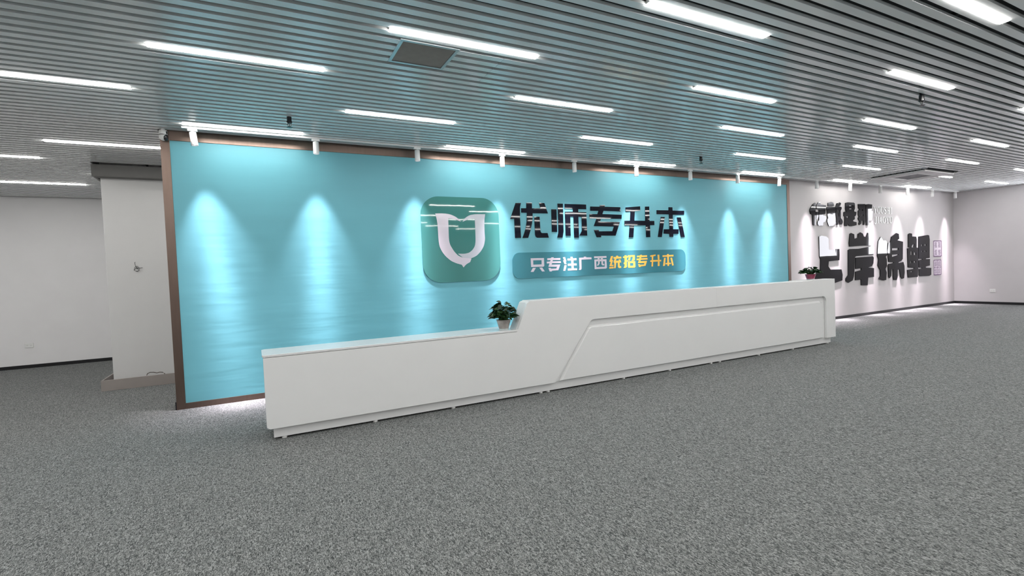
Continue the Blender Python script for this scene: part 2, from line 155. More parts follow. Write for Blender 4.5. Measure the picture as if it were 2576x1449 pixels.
# ------------------------------------------------------------------ mesh helpers
def mesh_obj(name, verts, faces, material, parent=None, smooth=False, recalc=True):
    me = bpy.data.meshes.new(name)
    me.from_pydata([tuple(v) for v in verts], [], faces)
    if recalc:
        bm = bmesh.new(); bm.from_mesh(me); bmesh.ops.recalc_face_normals(bm, faces=bm.faces); bm.to_mesh(me); bm.free()
    if smooth:
        for p in me.polygons: p.use_smooth = True
    me.materials.append(material)
    o = bpy.data.objects.new(name, me); COL.objects.link(o)
    if parent: o.parent = parent
    return o

class MB:
    def __init__(s): s.v = []; s.f = []
    def box(s, x0, x1, y0, y1, z0, z1):
        n = len(s.v)
        s.v += [(x, y, z) for x in (x0, x1) for y in (y0, y1) for z in (z0, z1)]
        s.f += [tuple(n+i for i in q) for q in ((0,1,3,2),(4,6,7,5),(0,4,5,1),(2,3,7,6),(0,2,6,4),(1,5,7,3))]
        return s
    def prism(s, outer, y0, y1, holes=()):
        """polygon in the x-z plane, extruded from y0 (front) to y1"""
        loops = [[Vector((p[0], p[1], 0)) for p in outer]] + [[Vector((p[0], p[1], 0)) for p in h] for h in holes]
        tris = tessellate_polygon(loops)
        flat = [p for l in loops for p in l]; n = len(s.v); N = len(flat)
        s.v += [(p.x, y0, p.y) for p in flat] + [(p.x, y1, p.y) for p in flat]
        for t in tris:
            if len(set(t)) == 3:
                s.f.append(tuple(n+i for i in t)); s.f.append(tuple(n+N+i for i in reversed(t)))
        k = 0
        for l in loops:
            c = len(l)
            for i in range(c):
                a = n+k+i; b = n+k+(i+1) % c
                s.f.append((a, b, b+N, a+N))
            k += c
        return s
    def lathe(s, prof, cx=0, cy=0, seg=24, cap=True):
        n = len(s.v)
        for r, z in prof:
            for i in range(seg):
                a = 2*math.pi*i/seg; s.v.append((cx+r*math.cos(a), cy+r*math.sin(a), z))
        for k in range(len(prof)-1):
            for i in range(seg):
                j = (i+1) % seg
                s.f.append((n+k*seg+i, n+k*seg+j, n+(k+1)*seg+j, n+(k+1)*seg+i))
        if cap:
            s.f.append(tuple(n+i for i in reversed(range(seg)))); s.f.append(tuple(n+(len(prof)-1)*seg+i for i in range(seg)))
        return s
    def tube(s, pts, r, seg=6):
        pts = [Vector(p) for p in pts]; n = len(s.v)
        for i, p in enumerate(pts):
            d = (pts[min(i+1, len(pts)-1)]-pts[max(i-1, 0)]).normalized()
            a = d.orthogonal().normalized(); b = d.cross(a)
            for k in range(seg):
                t = 2*math.pi*k/seg; s.v.append(tuple(p+a*r*math.cos(t)+b*r*math.sin(t)))
        for i in range(len(pts)-1):
            for k in range(seg):
                j = (k+1) % seg; s.f.append((n+i*seg+k, n+i*seg+j, n+(i+1)*seg+j, n+(i+1)*seg+k))
        s.f.append(tuple(n+k for k in range(seg))); s.f.append(tuple(n+(len(pts)-1)*seg+k for k in reversed(range(seg))))
        return s
    def build(s, name, material, parent=None, smooth=False, bevel=0.0, bseg=2):
        o = mesh_obj(name, s.v, s.f, material, parent, smooth)
        if bevel:
            mo = o.modifiers.new('bevel', 'BEVEL'); mo.width = bevel; mo.segments = bseg; mo.limit_method = 'ANGLE'
        return o

def setp(o, label=None, cat=None, group=None, kind=None):
    if label: o['label'] = label
    if cat: o['category'] = cat
    if group: o['group'] = group
    if kind: o['kind'] = kind
    return o
def thing(name, loc, label, cat, group=None, rz=0.0):
    o = bpy.data.objects.new(name, None); COL.objects.link(o); o.location = loc; o.rotation_euler = (0, 0, rz)
    o.empty_display_size = 0.1
    return setp(o, label, cat, group)
def dup(root, loc, label, group):
    r = root.copy(); COL.objects.link(r); r.location = loc; setp(r, label, group=group)
    for ch in root.children:
        c = ch.copy(); COL.objects.link(c); c.parent = r
        for g in ch.children:
            d = g.copy(); COL.objects.link(d); d.parent = c
    return r
def rrect(x0, x1, z0, z1, r, n=8):
    P = []
    for cx, cz, a0 in ((x1-r, z1-r, 0), (x0+r, z1-r, 90), (x0+r, z0+r, 180), (x1-r, z0+r, 270)):
        for i in range(n+1):
            a = math.radians(a0+90*i/n); P.append((cx+r*math.cos(a), cz+r*math.sin(a)))
    return P

# ------------------------------------------------------------------ room shell
def struct(name, mb, material, label, cat, parent=None, **k):
    o = mb.build(name, material, parent, **k)
    if parent is None: setp(o, label, cat, kind='structure')
    return o

struct('floor', MB().box(XL, XR, YF, YB, -0.10, 0.0), M_CARPET, 'heathered grey carpet floor running through the whole hall', 'floor')
ceiling = struct('ceiling', MB().box(XL, XR, YF, YB, 3.75, 3.85), M_PLENUM, 'grey slatted baffle ceiling over the whole hall', 'ceiling')
struct('wall_back', MB().box(XL, 3.0, YB, YB+0.12, 0, 3.75), M_WALL, 'pale grey white back wall behind the column at far left', 'wall')
struct('wall_left', MB().box(XL-0.12, XL, YF, YB, 0, 3.75), M_WALL, 'white side wall left of the camera, outside the photo', 'wall')
struct('wall_behind', MB().box(XL, XR, YF-0.12, YF, 0, 3.75), M_WALL, 'white wall behind the camera, outside the photo', 'wall')
struct('wall_inner', MB().box(3.0, 3.12, YW+0.15, YB, 0, 3.75), M_WALL, 'white cross wall hidden behind the teal wall', 'wall')
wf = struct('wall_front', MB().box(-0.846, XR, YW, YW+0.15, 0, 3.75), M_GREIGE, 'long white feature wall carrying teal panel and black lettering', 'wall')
# right wall with two daylight windows just outside the frame (mirrored by the black letters)
WIN = [(2.70, 3.50), (4.42, 5.10)]
WZ0, WZ1 = 1.48, 3.02
mb = MB()
segs = [(YF, WIN[0][0]), (WIN[0][1], WIN[1][0]), (WIN[1][1], YW)]
for a, b in segs: mb.box(XR, XR+0.15, a, b, 0, 3.75)
for a, b in WIN: mb.box(XR, XR+0.15, a, b, 0, WZ0).box(XR, XR+0.15, a, b, WZ1, 3.75)
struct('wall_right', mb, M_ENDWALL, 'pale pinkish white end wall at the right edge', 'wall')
for i, (a, b) in enumerate(WIN):
    wd = MB().box(XR+0.02, XR+0.08, a, a+0.04, WZ0, WZ1).box(XR+0.02, XR+0.08, b-0.04, b, WZ0, WZ1).box(XR+0.02, XR+0.08, a+0.04, b-0.04, WZ0, WZ0+0.04).box(XR+0.02, XR+0.08, a+0.04, b-0.04, WZ1-0.04, WZ1).build('window_%d' % (i+1), M_WHITEPL)
    setp(wd, ['daylit window in the end wall nearer the camera', 'daylit window in the end wall nearer the corner'][i], 'window', kind='structure')
    MB().box(XR+0.045, XR+0.055, a+0.04, b-0.04, WZ0+0.04, WZ1-0.04).build('pane', M_WINDOW, wd)
# skirtings
def skirt(name, b, label): setp(MB().box(*b).build(name, M_BASE, bevel=0.003), label, 'skirting', kind='structure')
skirt('baseboard_front', (10.296, XR, YW-0.012, YW, 0, 0.066), 'black skirting under the white lettered wall')
skirt('baseboard_right', (XR-0.012, XR, YF, YW-0.012, 0, 0.066), 'black skirting along the right end wall')
skirt('baseboard_back', (XL, 3.0, YB-0.012, YB, 0, 0.062), 'black skirting along the back wall at far left')
skirt('baseboard_left', (XL, XL+0.012, YF, YB-0.012, 0, 0.062), 'black skirting on the unseen left side wall')
# teal panel and its brown metal frame
setp(MB().box(-0.762, 10.208, YW-0.018, YW, 0.067, 3.035).build('teal_wall_panel', M_TEAL), 'big teal painted panel of the feature wall behind the reception desk', 'wall panel')
for n, b, l in (('trim_1', (-0.85, -0.762, YW-0.026, YW, 0.0, ZC+0.02), 'tall brown metal trim at the left edge of the teal panel'),
                ('trim_2', (-0.762, 10.208, YW-0.026, YW, 3.035, ZC+0.02), 'brown metal trim along the top of the teal panel'),
                ('trim_3', (-0.762, 10.208, YW-0.026, YW, 0.0, 0.067), 'brown metal trim along the foot of the teal panel'),
                ('trim_4', (10.208, 10.296, YW-0.026, YW, 0.0, ZC+0.02), 'slim brown metal trim at the right edge of the teal panel')):
    setp(MB().box(*b).build(n, M_TRIM, bevel=0.002), l, 'trim', kind='structure')
setp(MB().box(-0.862, -0.850, YW-0.02, YW+0.15, 0, 0.09).build('baseboard_end', M_BASE), 'tiny black skirting end at the foot of the left trim', 'skirting', kind='structure')

# ------------------------------------------------------------------ slatted ceiling
PITCH_S, SW, SH, YG = 0.1105, 0.0645, 0.022, 2.50
VENT = (1.04, 1.505, 3.60, 4.01)
CAS = (12.06, 13.36, 4.99, 6.02)
COLM = (-1.915, -0.75, 8.757, 9.92)
mesh_cache = {}
def slat(x0, x1, y0, y1, mm=M_SLAT):
    key = (round(x1-x0, 3), round(y1-y0, 4))
    if key not in mesh_cache:
        L, W = x1-x0, y1-y0
        mb = MB(); t = 0.0015
        n = 0
        # open channel: bottom, two webs with small return lips
        mb.box(0, L, 0, W, 0, t).box(0, L, 0, t, t, SH).box(0, L, W-t, W, t, SH).box(0, L, t, t+0.008, SH-t, SH).box(0, L, W-t-0.008, W-t, SH-t, SH)
        o = mb.build('slat', mm, ceiling); mesh_cache[key] = o.data
    else:
        o = bpy.data.objects.new('slat', mesh_cache[key]); COL.objects.link(o); o.parent = ceiling
    o.location = (x0, y0, ZC)
def cut(x0, x1, y0, y1, rects):
    iv = [(x0, x1)]
    for a, b, c, d in rects:
        if y1 > c and y0 < d:
            iv = [q for (p, r) in iv for q in ((p, min(r, a)), (max(p, b), r)) if q[1]-q[0] > 0.02]
    return iv
k = -75
ys = []
while True:
    gc = YG + k*PITCH_S                 # gap centre
    y0 = gc + (PITCH_S-SW)/2; y1 = y0 + SW
    k += 1
    if y1 < YF+0.3: continue
    if y1 > YB-0.01: break
    ys.append((y0, y1))
for y0, y1 in ys:
    rects = [VENT, CAS, COLM]
    if y0 < YW+0.16 and y1 > YW-0.03:   # the partition wall interrupts the slats
        rects = rects + [(-0.87, XR+1, -99, 99)]
    if y0 >= YW+0.1: xr = 2.98
    else: xr = XR-0.01
    iv = cut(XL+0.01, xr, y0, y1, rects)
    out = []
    for a, b in iv:
        if 3.62 < y0 < 4.12 and a < 1.90 < b:
            out += [(a, 1.898), (1.9005, b)]
        else: out.append((a, b))
    for a, b in out: slat(a, b, y0, y1)
# carrier rails above the slats
mb = MB()
for i in range(9):
    x = -7.5+3*i+0.2
    mb.box(x-0.012, x+0.012, YF+0.3, YW-0.05 if x > -0.8 else YB-0.1, ZC+SH, ZC+SH+0.03)
mb.build('carrier_rail', M_PLENUM, ceiling)

# ------------------------------------------------------------------ linear lights
def strip_proto():
    t = thing('linear_light', (0, 0, ZC), 'x', 'ceiling light')
    w = 0.056
    MB().box(-0.6, 0.6, -w/2, w/2, -0.006, 0.0).build('diffuser', M_STRIP, t)
    MB().box(-0.602, 0.602, -0.021, 0.021, 0.0005, 0.05).build('housing', M_WHITEPL, t)
    return t
sproto = strip_proto()
GV = 'slim white linear ceiling lights'
ORD = ['leftmost', 'second from the left', 'third from the left', 'fourth from the left', 'fifth from the left', 'sixth from the left', 'seventh from the left']
ROWS = [(35, 0, 'row beside the spotlights', -0.5, 15.5), (26, 1, 'second row from the teal wall', -2.6, 17.2), (17, 0, 'third row from the teal wall', -0.7, 15.5),
        (9, 1, 'row passing the square ceiling vent', 0.8, 14.0), (0, 0, 'fifth row from the teal wall', 2.3, 9.5), (-8, 1, 'row at the top right corner', 3.9, 6.0),
        (46, 1, 'first row behind the teal wall', -2.6, -0.5), (55, 0, 'second row behind the teal wall', -3.8, -2.0), (73, 0, 'row closest to the back wall', -3.8, -1.9),
        (64, 1, '', 9, 9), (-17, 0, '', 9, 9), (-26, 1, '', 9, 9), (-35, 0, '', 9, 9), (-44, 1, '', 9, 9), (-53, 0, '', 9, 9), (-62, 1, '', 9, 9)]
first = True
for kk, ph, nm, xa, xb in ROWS:
    yy = YG + kk*PITCH_S
    idx = 0
    for j in range(-3, 7):
        x0 = (0.93 if ph else -0.60) + 3.0*j
        if x0 < XL+0.3 or x0+1.2 > XR-0.1: continue
        if yy > YW+0.1 and x0+1.2 > 2.9: continue
        if kk == 46 and x0 > -1: pass
        vis = nm and (x0+1.2 > xa) and (x0 < xb)
        if vis:
            lab = 'white linear ceiling light, %s in %s' % (ORD[idx], nm); idx += 1; grp = GV
        else:
            lab = 'white linear ceiling light outside or hidden from the photo'; grp = 'unseen linear ceiling lights'
        if first:
            first = False; o = sproto; o.location = (x0+0.6, yy, ZC); o['label'] = lab; o['group'] = grp
        else:
            dup(sproto, (x0+0.6, yy, ZC), lab, grp)

# ------------------------------------------------------------------ spotlight track
YT = 6.475
setp(MB().box(-0.62, 17.45, YT-0.017, YT+0.017, ZC-0.022, ZC-0.001).build('spotlight_track', M_SPOT, bevel=0.002), 'white spotlight track running along the ceiling beside the feature wall', 'track')
def spot_proto():
    t = thing('track_spotlight', (0, 0, ZC-0.022), 'x', 'spotlight')
    MB().box(-0.046, 0.046, -0.018, 0.018, -0.026, -0.0005).build('adapter', M_SPOT, t, bevel=0.004)
    MB().tube([(0.0, 0, -0.024), (0.0, 0, -0.042)], 0.012, 10).build('stem', M_SPOT, t)
    hd = MB().lathe([(0.030, -0.036), (0.0335, -0.039), (0.0345, -0.176), (0.0335, -0.180), (0.029, -0.180), (0.028, -0.165)], seg=28, cap=True).build('lamp_head', M_SPOT, t, smooth=True)
    return t
sp = spot_proto()
# lens + lamp
SPX = [-0.52+1.27*i for i in range(15)]
def add_lamp(t, tx, ty):
    ld = bpy.data.lights.get('spot_beam')
    if ld is None:
        ld = bpy.data.lights.new('spot_beam', 'SPOT'); ld.energy = SPOT_WATT; ld.spot_size = math.radians(49); ld.spot_blend = 0.95
        ld.color = (1.0, 0.87, 0.96); ld.shadow_soft_size = 0.03
        ld.use_nodes = True; nt = ld.node_tree; L = nt.links.new
        em = nt.nodes['Emission']
        tc = nt.nodes.new('ShaderNodeTexCoord'); sx = nt.nodes.new('ShaderNodeSeparateXYZ'); L(tc.outputs['Normal'], sx.inputs[0])
        ab = nt.nodes.new('ShaderNodeMath'); ab.operation = 'ABSOLUTE'; L(sx.outputs['Z'], ab.inputs[0])
        ac = nt.nodes.new('ShaderNodeMath'); ac.operation = 'ARCCOSINE'; L(ab.outputs[0], ac.inputs[0])
        dv = nt.nodes.new('ShaderNodeMath'); dv.operation = 'DIVIDE'; dv.inputs[1].default_value = math.radians(6.4); L(ac.outputs[0], dv.inputs[0])
        sq = nt.nodes.new('ShaderNodeMath'); sq.operation = 'POWER'; sq.inputs[1].default_value = 2.0; L(dv.outputs[0], sq.inputs[0])
        ng = nt.nodes.new('ShaderNodeMath'); ng.operation = 'MULTIPLY'; ng.inputs[1].default_value = -1.0; L(sq.outputs[0], ng.inputs[0])
        ex = nt.nodes.new('ShaderNodeMath'); ex.operation = 'EXPONENT'; L(ng.outputs[0], ex.inputs[0])
        ma = nt.nodes.new('ShaderNodeMath'); ma.operation = 'MULTIPLY_ADD'; ma.inputs[1].default_value = SPOT_CORE; ma.inputs[2].default_value = SPOT_RIM; L(ex.outputs[0], ma.inputs[0])
        L(ma.outputs[0], em.inputs['Strength'])
    lo = bpy.data.objects.new('beam', ld); COL.objects.link(lo); lo.parent = t
    lo.matrix_local = Matrix.Translation((0, 0, -0.036)) @ Matrix.Rotation(math.radians(-tx), 4, 'Y') @ Matrix.Translation((0, 0, -0.150)) @ Matrix.Rotation(math.radians(ty), 4, 'X')
SIDE = ['left end of the track, above the left edge of the teal panel', 'second from the left end of the track', 'third from the left, over the plain teal area', 'fourth from the left, above the logo plate',
        'fifth from the left, above the first navy character', 'sixth from the left, above the navy characters', 'seventh from the left, above the last navy character', 'eighth from the left, right of the navy characters',
        'ninth from the left, by the right edge of the teal panel', 'first over the white wall', 'second over the white wall, above the black characters', 'third over the white wall', 'fourth over the white wall, beside the ceiling cassette',
        'fifth over the white wall, above the small seals', 'last one, at the right end of the track by the corner']
for i, x in enumerate(SPX):
    if i == 0:
        t = sp; t.location = (x, YT, ZC-0.022)
        t['label'] = 'white cylinder spotlight, ' + SIDE[i]; t['group'] = 'white track spotlights'
    else:
        t = dup(sp, (x, YT, ZC-0.022), 'white cylinder spotlight, ' + SIDE[i], 'white track spotlights')
for i, o in enumerate([o for o in COL.objects if o.name.startswith('track_spotlight')]):
    tilt = {0: 6.0, 8: -6.0, 10: -5.0, 13: -7.0}.get(i, 0.0)
    add_lamp(o, tilt, 2.8)
    head = [c_ for c_ in o.children if c_.name.startswith('lamp_head')][0]
    lz = MB().lathe([(0.0275, -0.1655), (0.0275, -0.167)], seg=20).build('lens', M_LENS, head)
    head.matrix_local = Matrix.Translation((0, 0, -0.036)) @ Matrix.Rotation(math.radians(-tilt), 4, 'Y') @ Matrix.Translation((0, 0, 0.036))

# ------------------------------------------------------------------ ceiling vent and cassette
x0, x1, y0, y1 = VENT
v = thing('ceiling_vent', ((x0+x1)/2, (y0+y1)/2, ZC), 'square grey louvred air vent set in the slats below a linear light', 'vent')
hx, hy = (x1-x0)/2, (y1-y0)/2
mb = MB(); fw = 0.026
mb.box(-hx, hx, -hy, -hy+fw, -0.006, 0.03).box(-hx, hx, hy-fw, hy, -0.006, 0.03).box(-hx, -hx+fw, -hy+fw, hy-fw, -0.006, 0.03).box(hx-fw, hx, -hy+fw, hy-fw, -0.006, 0.03)
mb.build('frame', M_VENTFRAME, v, bevel=0.002)
mb = MB(); n = 20
for i in range(n):
    yy = -hy+fw+0.006+(2*hy-2*fw-0.012)*(i+0.5)/n
    a = len(mb.v); mb.box(-hx+fw, hx-fw, yy-0.0088, yy+0.0088, 0.004, 0.0055)
    for q in range(a, len(mb.v)):
        X, Y, Z = mb.v[q]; mb.v[q] = (X, Y, Z - (Y-yy)*0.45)
setp(mb.build('louvre', M_GREYGRILLE, v), kind='stuff')
MB().box(-hx+fw, hx-fw, -hy+fw, hy-fw, 0.028, 0.03).build('backing', M_PLENUM, v)

x0, x1, y0, y1 = CAS
c = thing('ceiling_cassette', ((x0+x1)/2, (y0+y1)/2, ZC-0.02), 'white square air conditioning cassette in the ceiling near the lettered wall', 'air conditioner')
hx, hy = (x1-x0)/2, (y1-y0)/2
def ring(mb, ox, oy, ix, iy, z0, z1):
    mb.box(-ox, ox, -oy, -iy, z0, z1).box(-ox, ox, iy, oy, z0, z1).box(-ox, -ix, -iy, iy, z0, z1).box(ix, ox, -iy, iy, z0, z1)
    return mb
ring(MB(), hx-0.02, hy-0.02, hx-0.27, hy-0.22, -0.022, 0.01).build('panel', M_CASSETTE, c, bevel=0.008)
MB().box(-hx+0.03, hx-0.03, -hy+0.03, hy-0.03, 0.012, 0.2).build('casing', M_PLENUM, c)
ring(MB(), hx-0.28, hy-0.23, hx-0.33, hy-0.28, -0.018, 0.008).build('intake_frame', M_WHITEPL, c, bevel=0.003)
mb = MB()
for i in range(16):
    yy = -(hy-0.285)+2*(hy-0.285)*(i+0.5)/16; mb.box(-hx+0.335, hx-0.335, yy-0.008, yy+0.008, -0.012, -0.006)
mb.box(-hx+0.335, hx-0.335, -hy+0.285, hy-0.285, 0.004, 0.008)
setp(mb.build('intake_grille', M_CASGRILLE, c), kind='stuff')
for sx, sy, lx, ly in ((0, -1, hx-0.3, 0.03), (0, 1, hx-0.3, 0.03), (-1, 0, 0.03, hy-0.26), (1, 0, 0.03, hy-0.26)):
    MB().box(sx*(hx-0.13)-lx, sx*(hx-0.13)+lx, sy*(hy-0.12)-ly, sy*(hy-0.12)+ly, -0.027, -0.0225).build('air_flap', M_CASSETTE, c, bevel=0.002)

# ------------------------------------------------------------------ sprinklers
def sprinkler_proto():
    t = thing('sprinkler_head', (0, 0, ZC), 'x', 'sprinkler')
    MB().lathe([(0.024, 0.12), (0.024, -0.045), (0.028, -0.045), (0.028, -0.06), (0.018, -0.07)], seg=16).build('pipe', M_BLACKPL, t, smooth=False)
    mb = MB(); mb.tube([(-0.014, 0, -0.066), (-0.022, 0, -0.085), (-0.006, 0, -0.102), (0, 0, -0.106)], 0.004).tube([(0.014, 0, -0.066), (0.022, 0, -0.085), (0.006, 0, -0.102), (0, 0, -0.106)], 0.004)
    mb.build('yoke', M_WIRE, t)
    MB().tube([(0, 0, -0.068), (0, 0, -0.103)], 0.0035).build('bulb', M_WIRE, t)
    MB().lathe([(0.006, -0.104), (0.032, -0.108), (0.030, -0.111), (0.006, -0.112)], seg=16).build('deflector', M_BLACKPL, t)
    return t
sk = sprinkler_proto(); sk.location = (0.415, 5.76, ZC); sk['label'] = 'small black sprinkler head hanging from the slats near the second spotlight'; sk['group'] = 'black sprinkler heads'
dup(sk, (6.50, 5.70, ZC), 'small black sprinkler head hanging from the slats above the seventh spotlight', 'black sprinkler heads')
dup(sk, (6.54, 2.735, ZC), 'black sprinkler head hanging below a linear light at upper right', 'black sprinkler heads')

# ------------------------------------------------------------------ security camera
s = thing('security_camera', (-0.81, 6.645, ZC), 'white two part dome security camera under the ceiling by the left trim', 'camera')
MB().lathe([(0.018, -0.001), (0.020, -0.014)], seg=20).build('mount', M_SPOT, s)
MB().lathe([(0.020, -0.0145), (0.036, -0.018), (0.040, -0.026), (0.040, -0.062), (0.038, -0.064)], seg=36).build('body', M_WHITEPL, s, bevel=0.002)
MB().lathe([(0.0385, -0.0642), (0.0385, -0.071)], seg=36).build('dark_band', M_BLACKPL, s)
hd = MB().lathe([(0.039, -0.0713), (0.040, -0.080)]+[(0.040*math.cos(a), -0.086-0.046*math.sin(a)) for a in [i*math.pi/2/8 for i in range(8)]]+[(0.003, -0.132)], seg=36).build('eyeball', M_WHITEPL, s, smooth=True)
ln = MB().lathe([(0.033, 0.0), (0.031, -0.010), (0.022, -0.016), (0.002, -0.019)], seg=28).build('lens', M_BLACKPL, hd, smooth=True)
d_ = Vector((0.82, -0.42, -0.20)).normalized()
ln.location = Vector((0, 0, -0.094)) + d_*0.026; ln.rotation_euler = d_.to_track_quat('-Z', 'Y').to_euler()
fp = MB().box(0.0385, 0.0415, -0.009, 0.009, -0.060, -0.030).build('face_plate', M_BLACKPL, s, bevel=0.001); fp.rotation_euler = (0, 0, math.radians(-28))

# ------------------------------------------------------------------ column with boards
XC = -1.855; YC = 8.9
cm = thing('column', (XC, YC, 0), 'square white painted column left of the teal wall', 'column')
cm['kind'] = 'structure'
MB().box(0, 1.0, 0, 1.0, 0, ZC+0.1).build('shaft', M_COLPAINT, cm, bevel=0.004)
bt = thing('column_base_board', (XC, YC, 0), 'low grey beige board box standing round the foot of the column', 'board')
def tray(t, x0, x1, y0, y1, z0, z1, th, mm, nm='board'):
    MB().box(x0, x1, y0, y0+th, z0, z1).build(nm, mm, t, bevel=0.002); MB().box(x0, x1, y1-th, y1, z0, z1).build(nm, mm, t, bevel=0.002)
    MB().box(x0, x0+th, y0+th, y1-th, z0, z1).build(nm, mm, t, bevel=0.002); MB().box(x1-th, x1, y0+th, y1-th, z0, z1).build(nm, mm, t, bevel=0.002)
tray(bt, -0.075, 1.06, -0.32, 1.10, 0, 0.148, 0.018, M_BOARD)
tt = thing('column_head_board', (XC, YC, 2.97), 'dark grey board casing round the head of the column under the slats', 'board')
tray(tt, -0.065, 1.10, -0.15, 1.03, 0, 0.165, 0.03, M_BOARDTOP)
MB().box(-0.03, 1.06, -0.118, -0.003, 0.0, 0.01).build('soffit', M_BOARDTOP, tt)
wv = thing('wire_bundle', (-1.50, YC-0.002, 1.683), 'small tangle of bare wires poking out of the white column', 'wire')
mb = MB()
pts = [(-0.005, 0, 0.0), (-0.02, -0.03, 0.05), (-0.022, -0.05, 0.10), (-0.012, -0.055, 0.105)]
mb.tube(pts, 0.004)
mb.tube([(0.075*math.cos(a)*0.5+0.0, -0.03-0.01*math.sin(2*a), -0.01+0.045*math.sin(a)) for a in [i*0.5 for i in range(13)]], 0.004)
mb.tube([(-0.045, -0.03, -0.03), (0.0, -0.045, 0.01), (0.04, -0.05, 0.0), (0.09, -0.06, 0.005)], 0.005)
mb.tube([(-0.02, -0.02, 0.03), (0.02, -0.04, -0.01), (0.03, -0.04, -0.045), (-0.01, -0.03, -0.05)], 0.0035)
mb.build('wire', M_WIRE, wv); wv.scale = (0.8, 0.8, 0.85)
MB().lathe([(0.010, 0), (0.010, -0.012), (0.004, -0.014)], seg=12).build('ferrule', M_WIRE, wv).rotation_euler = (math.radians(-90), 0, 0)
cb = MB().tube([(-1.43, 8.66, 0.145), (-1.42, 8.665, 0.170), (-1.39, 8.67, 0.182), (-1.35, 8.67, 0.178), (-1.31, 8.665, 0.165), (-1.275, 8.66, 0.172), (-1.24, 8.66, 0.165), (-1.22, 8.67, 0.146), (-1.22, 8.70, 0.05), (-1.30, 8.74, 0.012)], 0.006, 8).build('cable_loop', M_CABLE)
setp(cb, 'thin brown cable loop peeking over the board at the column foot', 'cable')

# ------------------------------------------------------------------ sockets
def socket(name, loc, rz, label):
    t = thing(name, loc, label, 'socket', rz=rz)
    MB().box(-0.06, 0.06, -0.009, 0, -0.043, 0.043).build('cover_plate', M_WHITEPL, t, bevel=0.004)
    mb = MB()
    for dx in (-0.026, 0.026):
        mb.box(dx-0.009, dx-0.006, -0.0105, -0.0092, -0.008, 0.008).box(dx+0.006, dx+0.009, -0.0105, -0.0092, -0.008, 0.008)
    mb.build('slot', M_GREYGRILLE, t)
socket('wall_socket', (-3.74, YB, 0.418), 0, 'white wall socket low on the back wall at far left')
socket('wall_socket', (XR, 5.887, 0.37), math.radians(-90), 'faint white wall socket low on the right end wall')

# ------------------------------------------------------------------ reception desk
desk = thing('reception_desk', (0, 0, 0), 'long glossy white reception desk with low left counter and raised angled right part', 'desk')
YD = 4.82; YR = 4.858
MB().box(0.085, 8.50, 4.87, 5.40, 0.018, 0.11).build('plinth', M_LAC, desk, bevel=0.002)
# outer shell, split at the joint
def arc(cx, cz, r, a0, a1, n=8): return [(cx+r*math.cos(math.radians(a0+(a1-a0)*i/n)), cz+r*math.sin(math.radians(a0+(a1-a0)*i/n))) for i in range(n+1)]
XS = 5.73
ztop = 0.800
left = [(0.032+0.035, 0.111), ] + [(XS-0.001, ztop), (XS-0.001, 1.075)]
shellL = arc(0.067, 0.146, 0.035, 270, 180, 5)+[(0.032, 0.742), (2.545, 0.742), (2.560, 0.766)]+[(2.687, 1.050)]+arc(2.735, 1.035, 0.040, 140, 90, 5)+[(XS-0.0008, 1.075), (XS-0.0008, ztop)]+arc(3.60, ztop-0.075, 0.075, 90, 143, 6)+[(3.017, 0.111)]
shellR = [(XS+0.0008, 1.075), (8.565, 1.079), (8.565, 0.109), (8.318, 0.109)]+arc(8.318-0.085, ztop-0.085, 0.085, 0, 90, 8)+[(XS+0.0008, ztop)]
MB().prism(shellL, YD, YR).build('front_shell', M_LAC, desk, bevel=0.006, bseg=3)
MB().prism(shellR, YD, YR).build('front_shell', M_LAC, desk, bevel=0.004, bseg=3)
# recess backing
MB().prism([(0.09, 0.112), (0.09, 0.735), (2.56, 0.735), (2.72, 1.055), (8.50, 1.06), (8.50, 0.112)], YR+0.001, YR+0.03).build('backing_panel', M_LAC, desk)
# inner raised panel with chamfer
P0 = [(3.085, 0.113), (3.500, 0.700), (3.545, 0.728), (8.175, 0.732), (8.235, 0.700), (8.248, 0.112)]
P1 = [(3.115, 0.125), (3.535, 0.690), (3.565, 0.705), (8.165, 0.708), (8.205, 0.685), (8.215, 0.125)]
vs = [(x, YR-0.001, z) for x, z in P0]+[(x, YD+0.006, z) for x, z in P1]; n = 6
fs = [tuple(range(n, 2*n))]+[(i, (i+1) % n, n+(i+1) % n, n+i) for i in range(n)]+[tuple(reversed(range(n)))]
for a, b, nm in ((0, XS, 'l'), (XS, 9, 'r')):
    o = mesh_obj('inset_panel', vs, fs, M_LAC, desk)
    bm = bmesh.new(); bm.from_mesh(o.data)
    g = bm.verts[:]+bm.edges[:]+bm.faces[:]
    if nm == 'l': bmesh.ops.bisect_plane(bm, geom=g, plane_co=(XS-0.0008, 0, 0), plane_no=(1, 0, 0), clear_outer=True)
    else: bmesh.ops.bisect_plane(bm, geom=g, plane_co=(XS+0.0008, 0, 0), plane_no=(1, 0, 0), clear_inner=True)
    bm.to_mesh(o.data); bm.free()
    mo = o.modifiers.new('bevel', 'BEVEL'); mo.width = 0.003; mo.segments = 2; mo.limit_method = 'ANGLE'
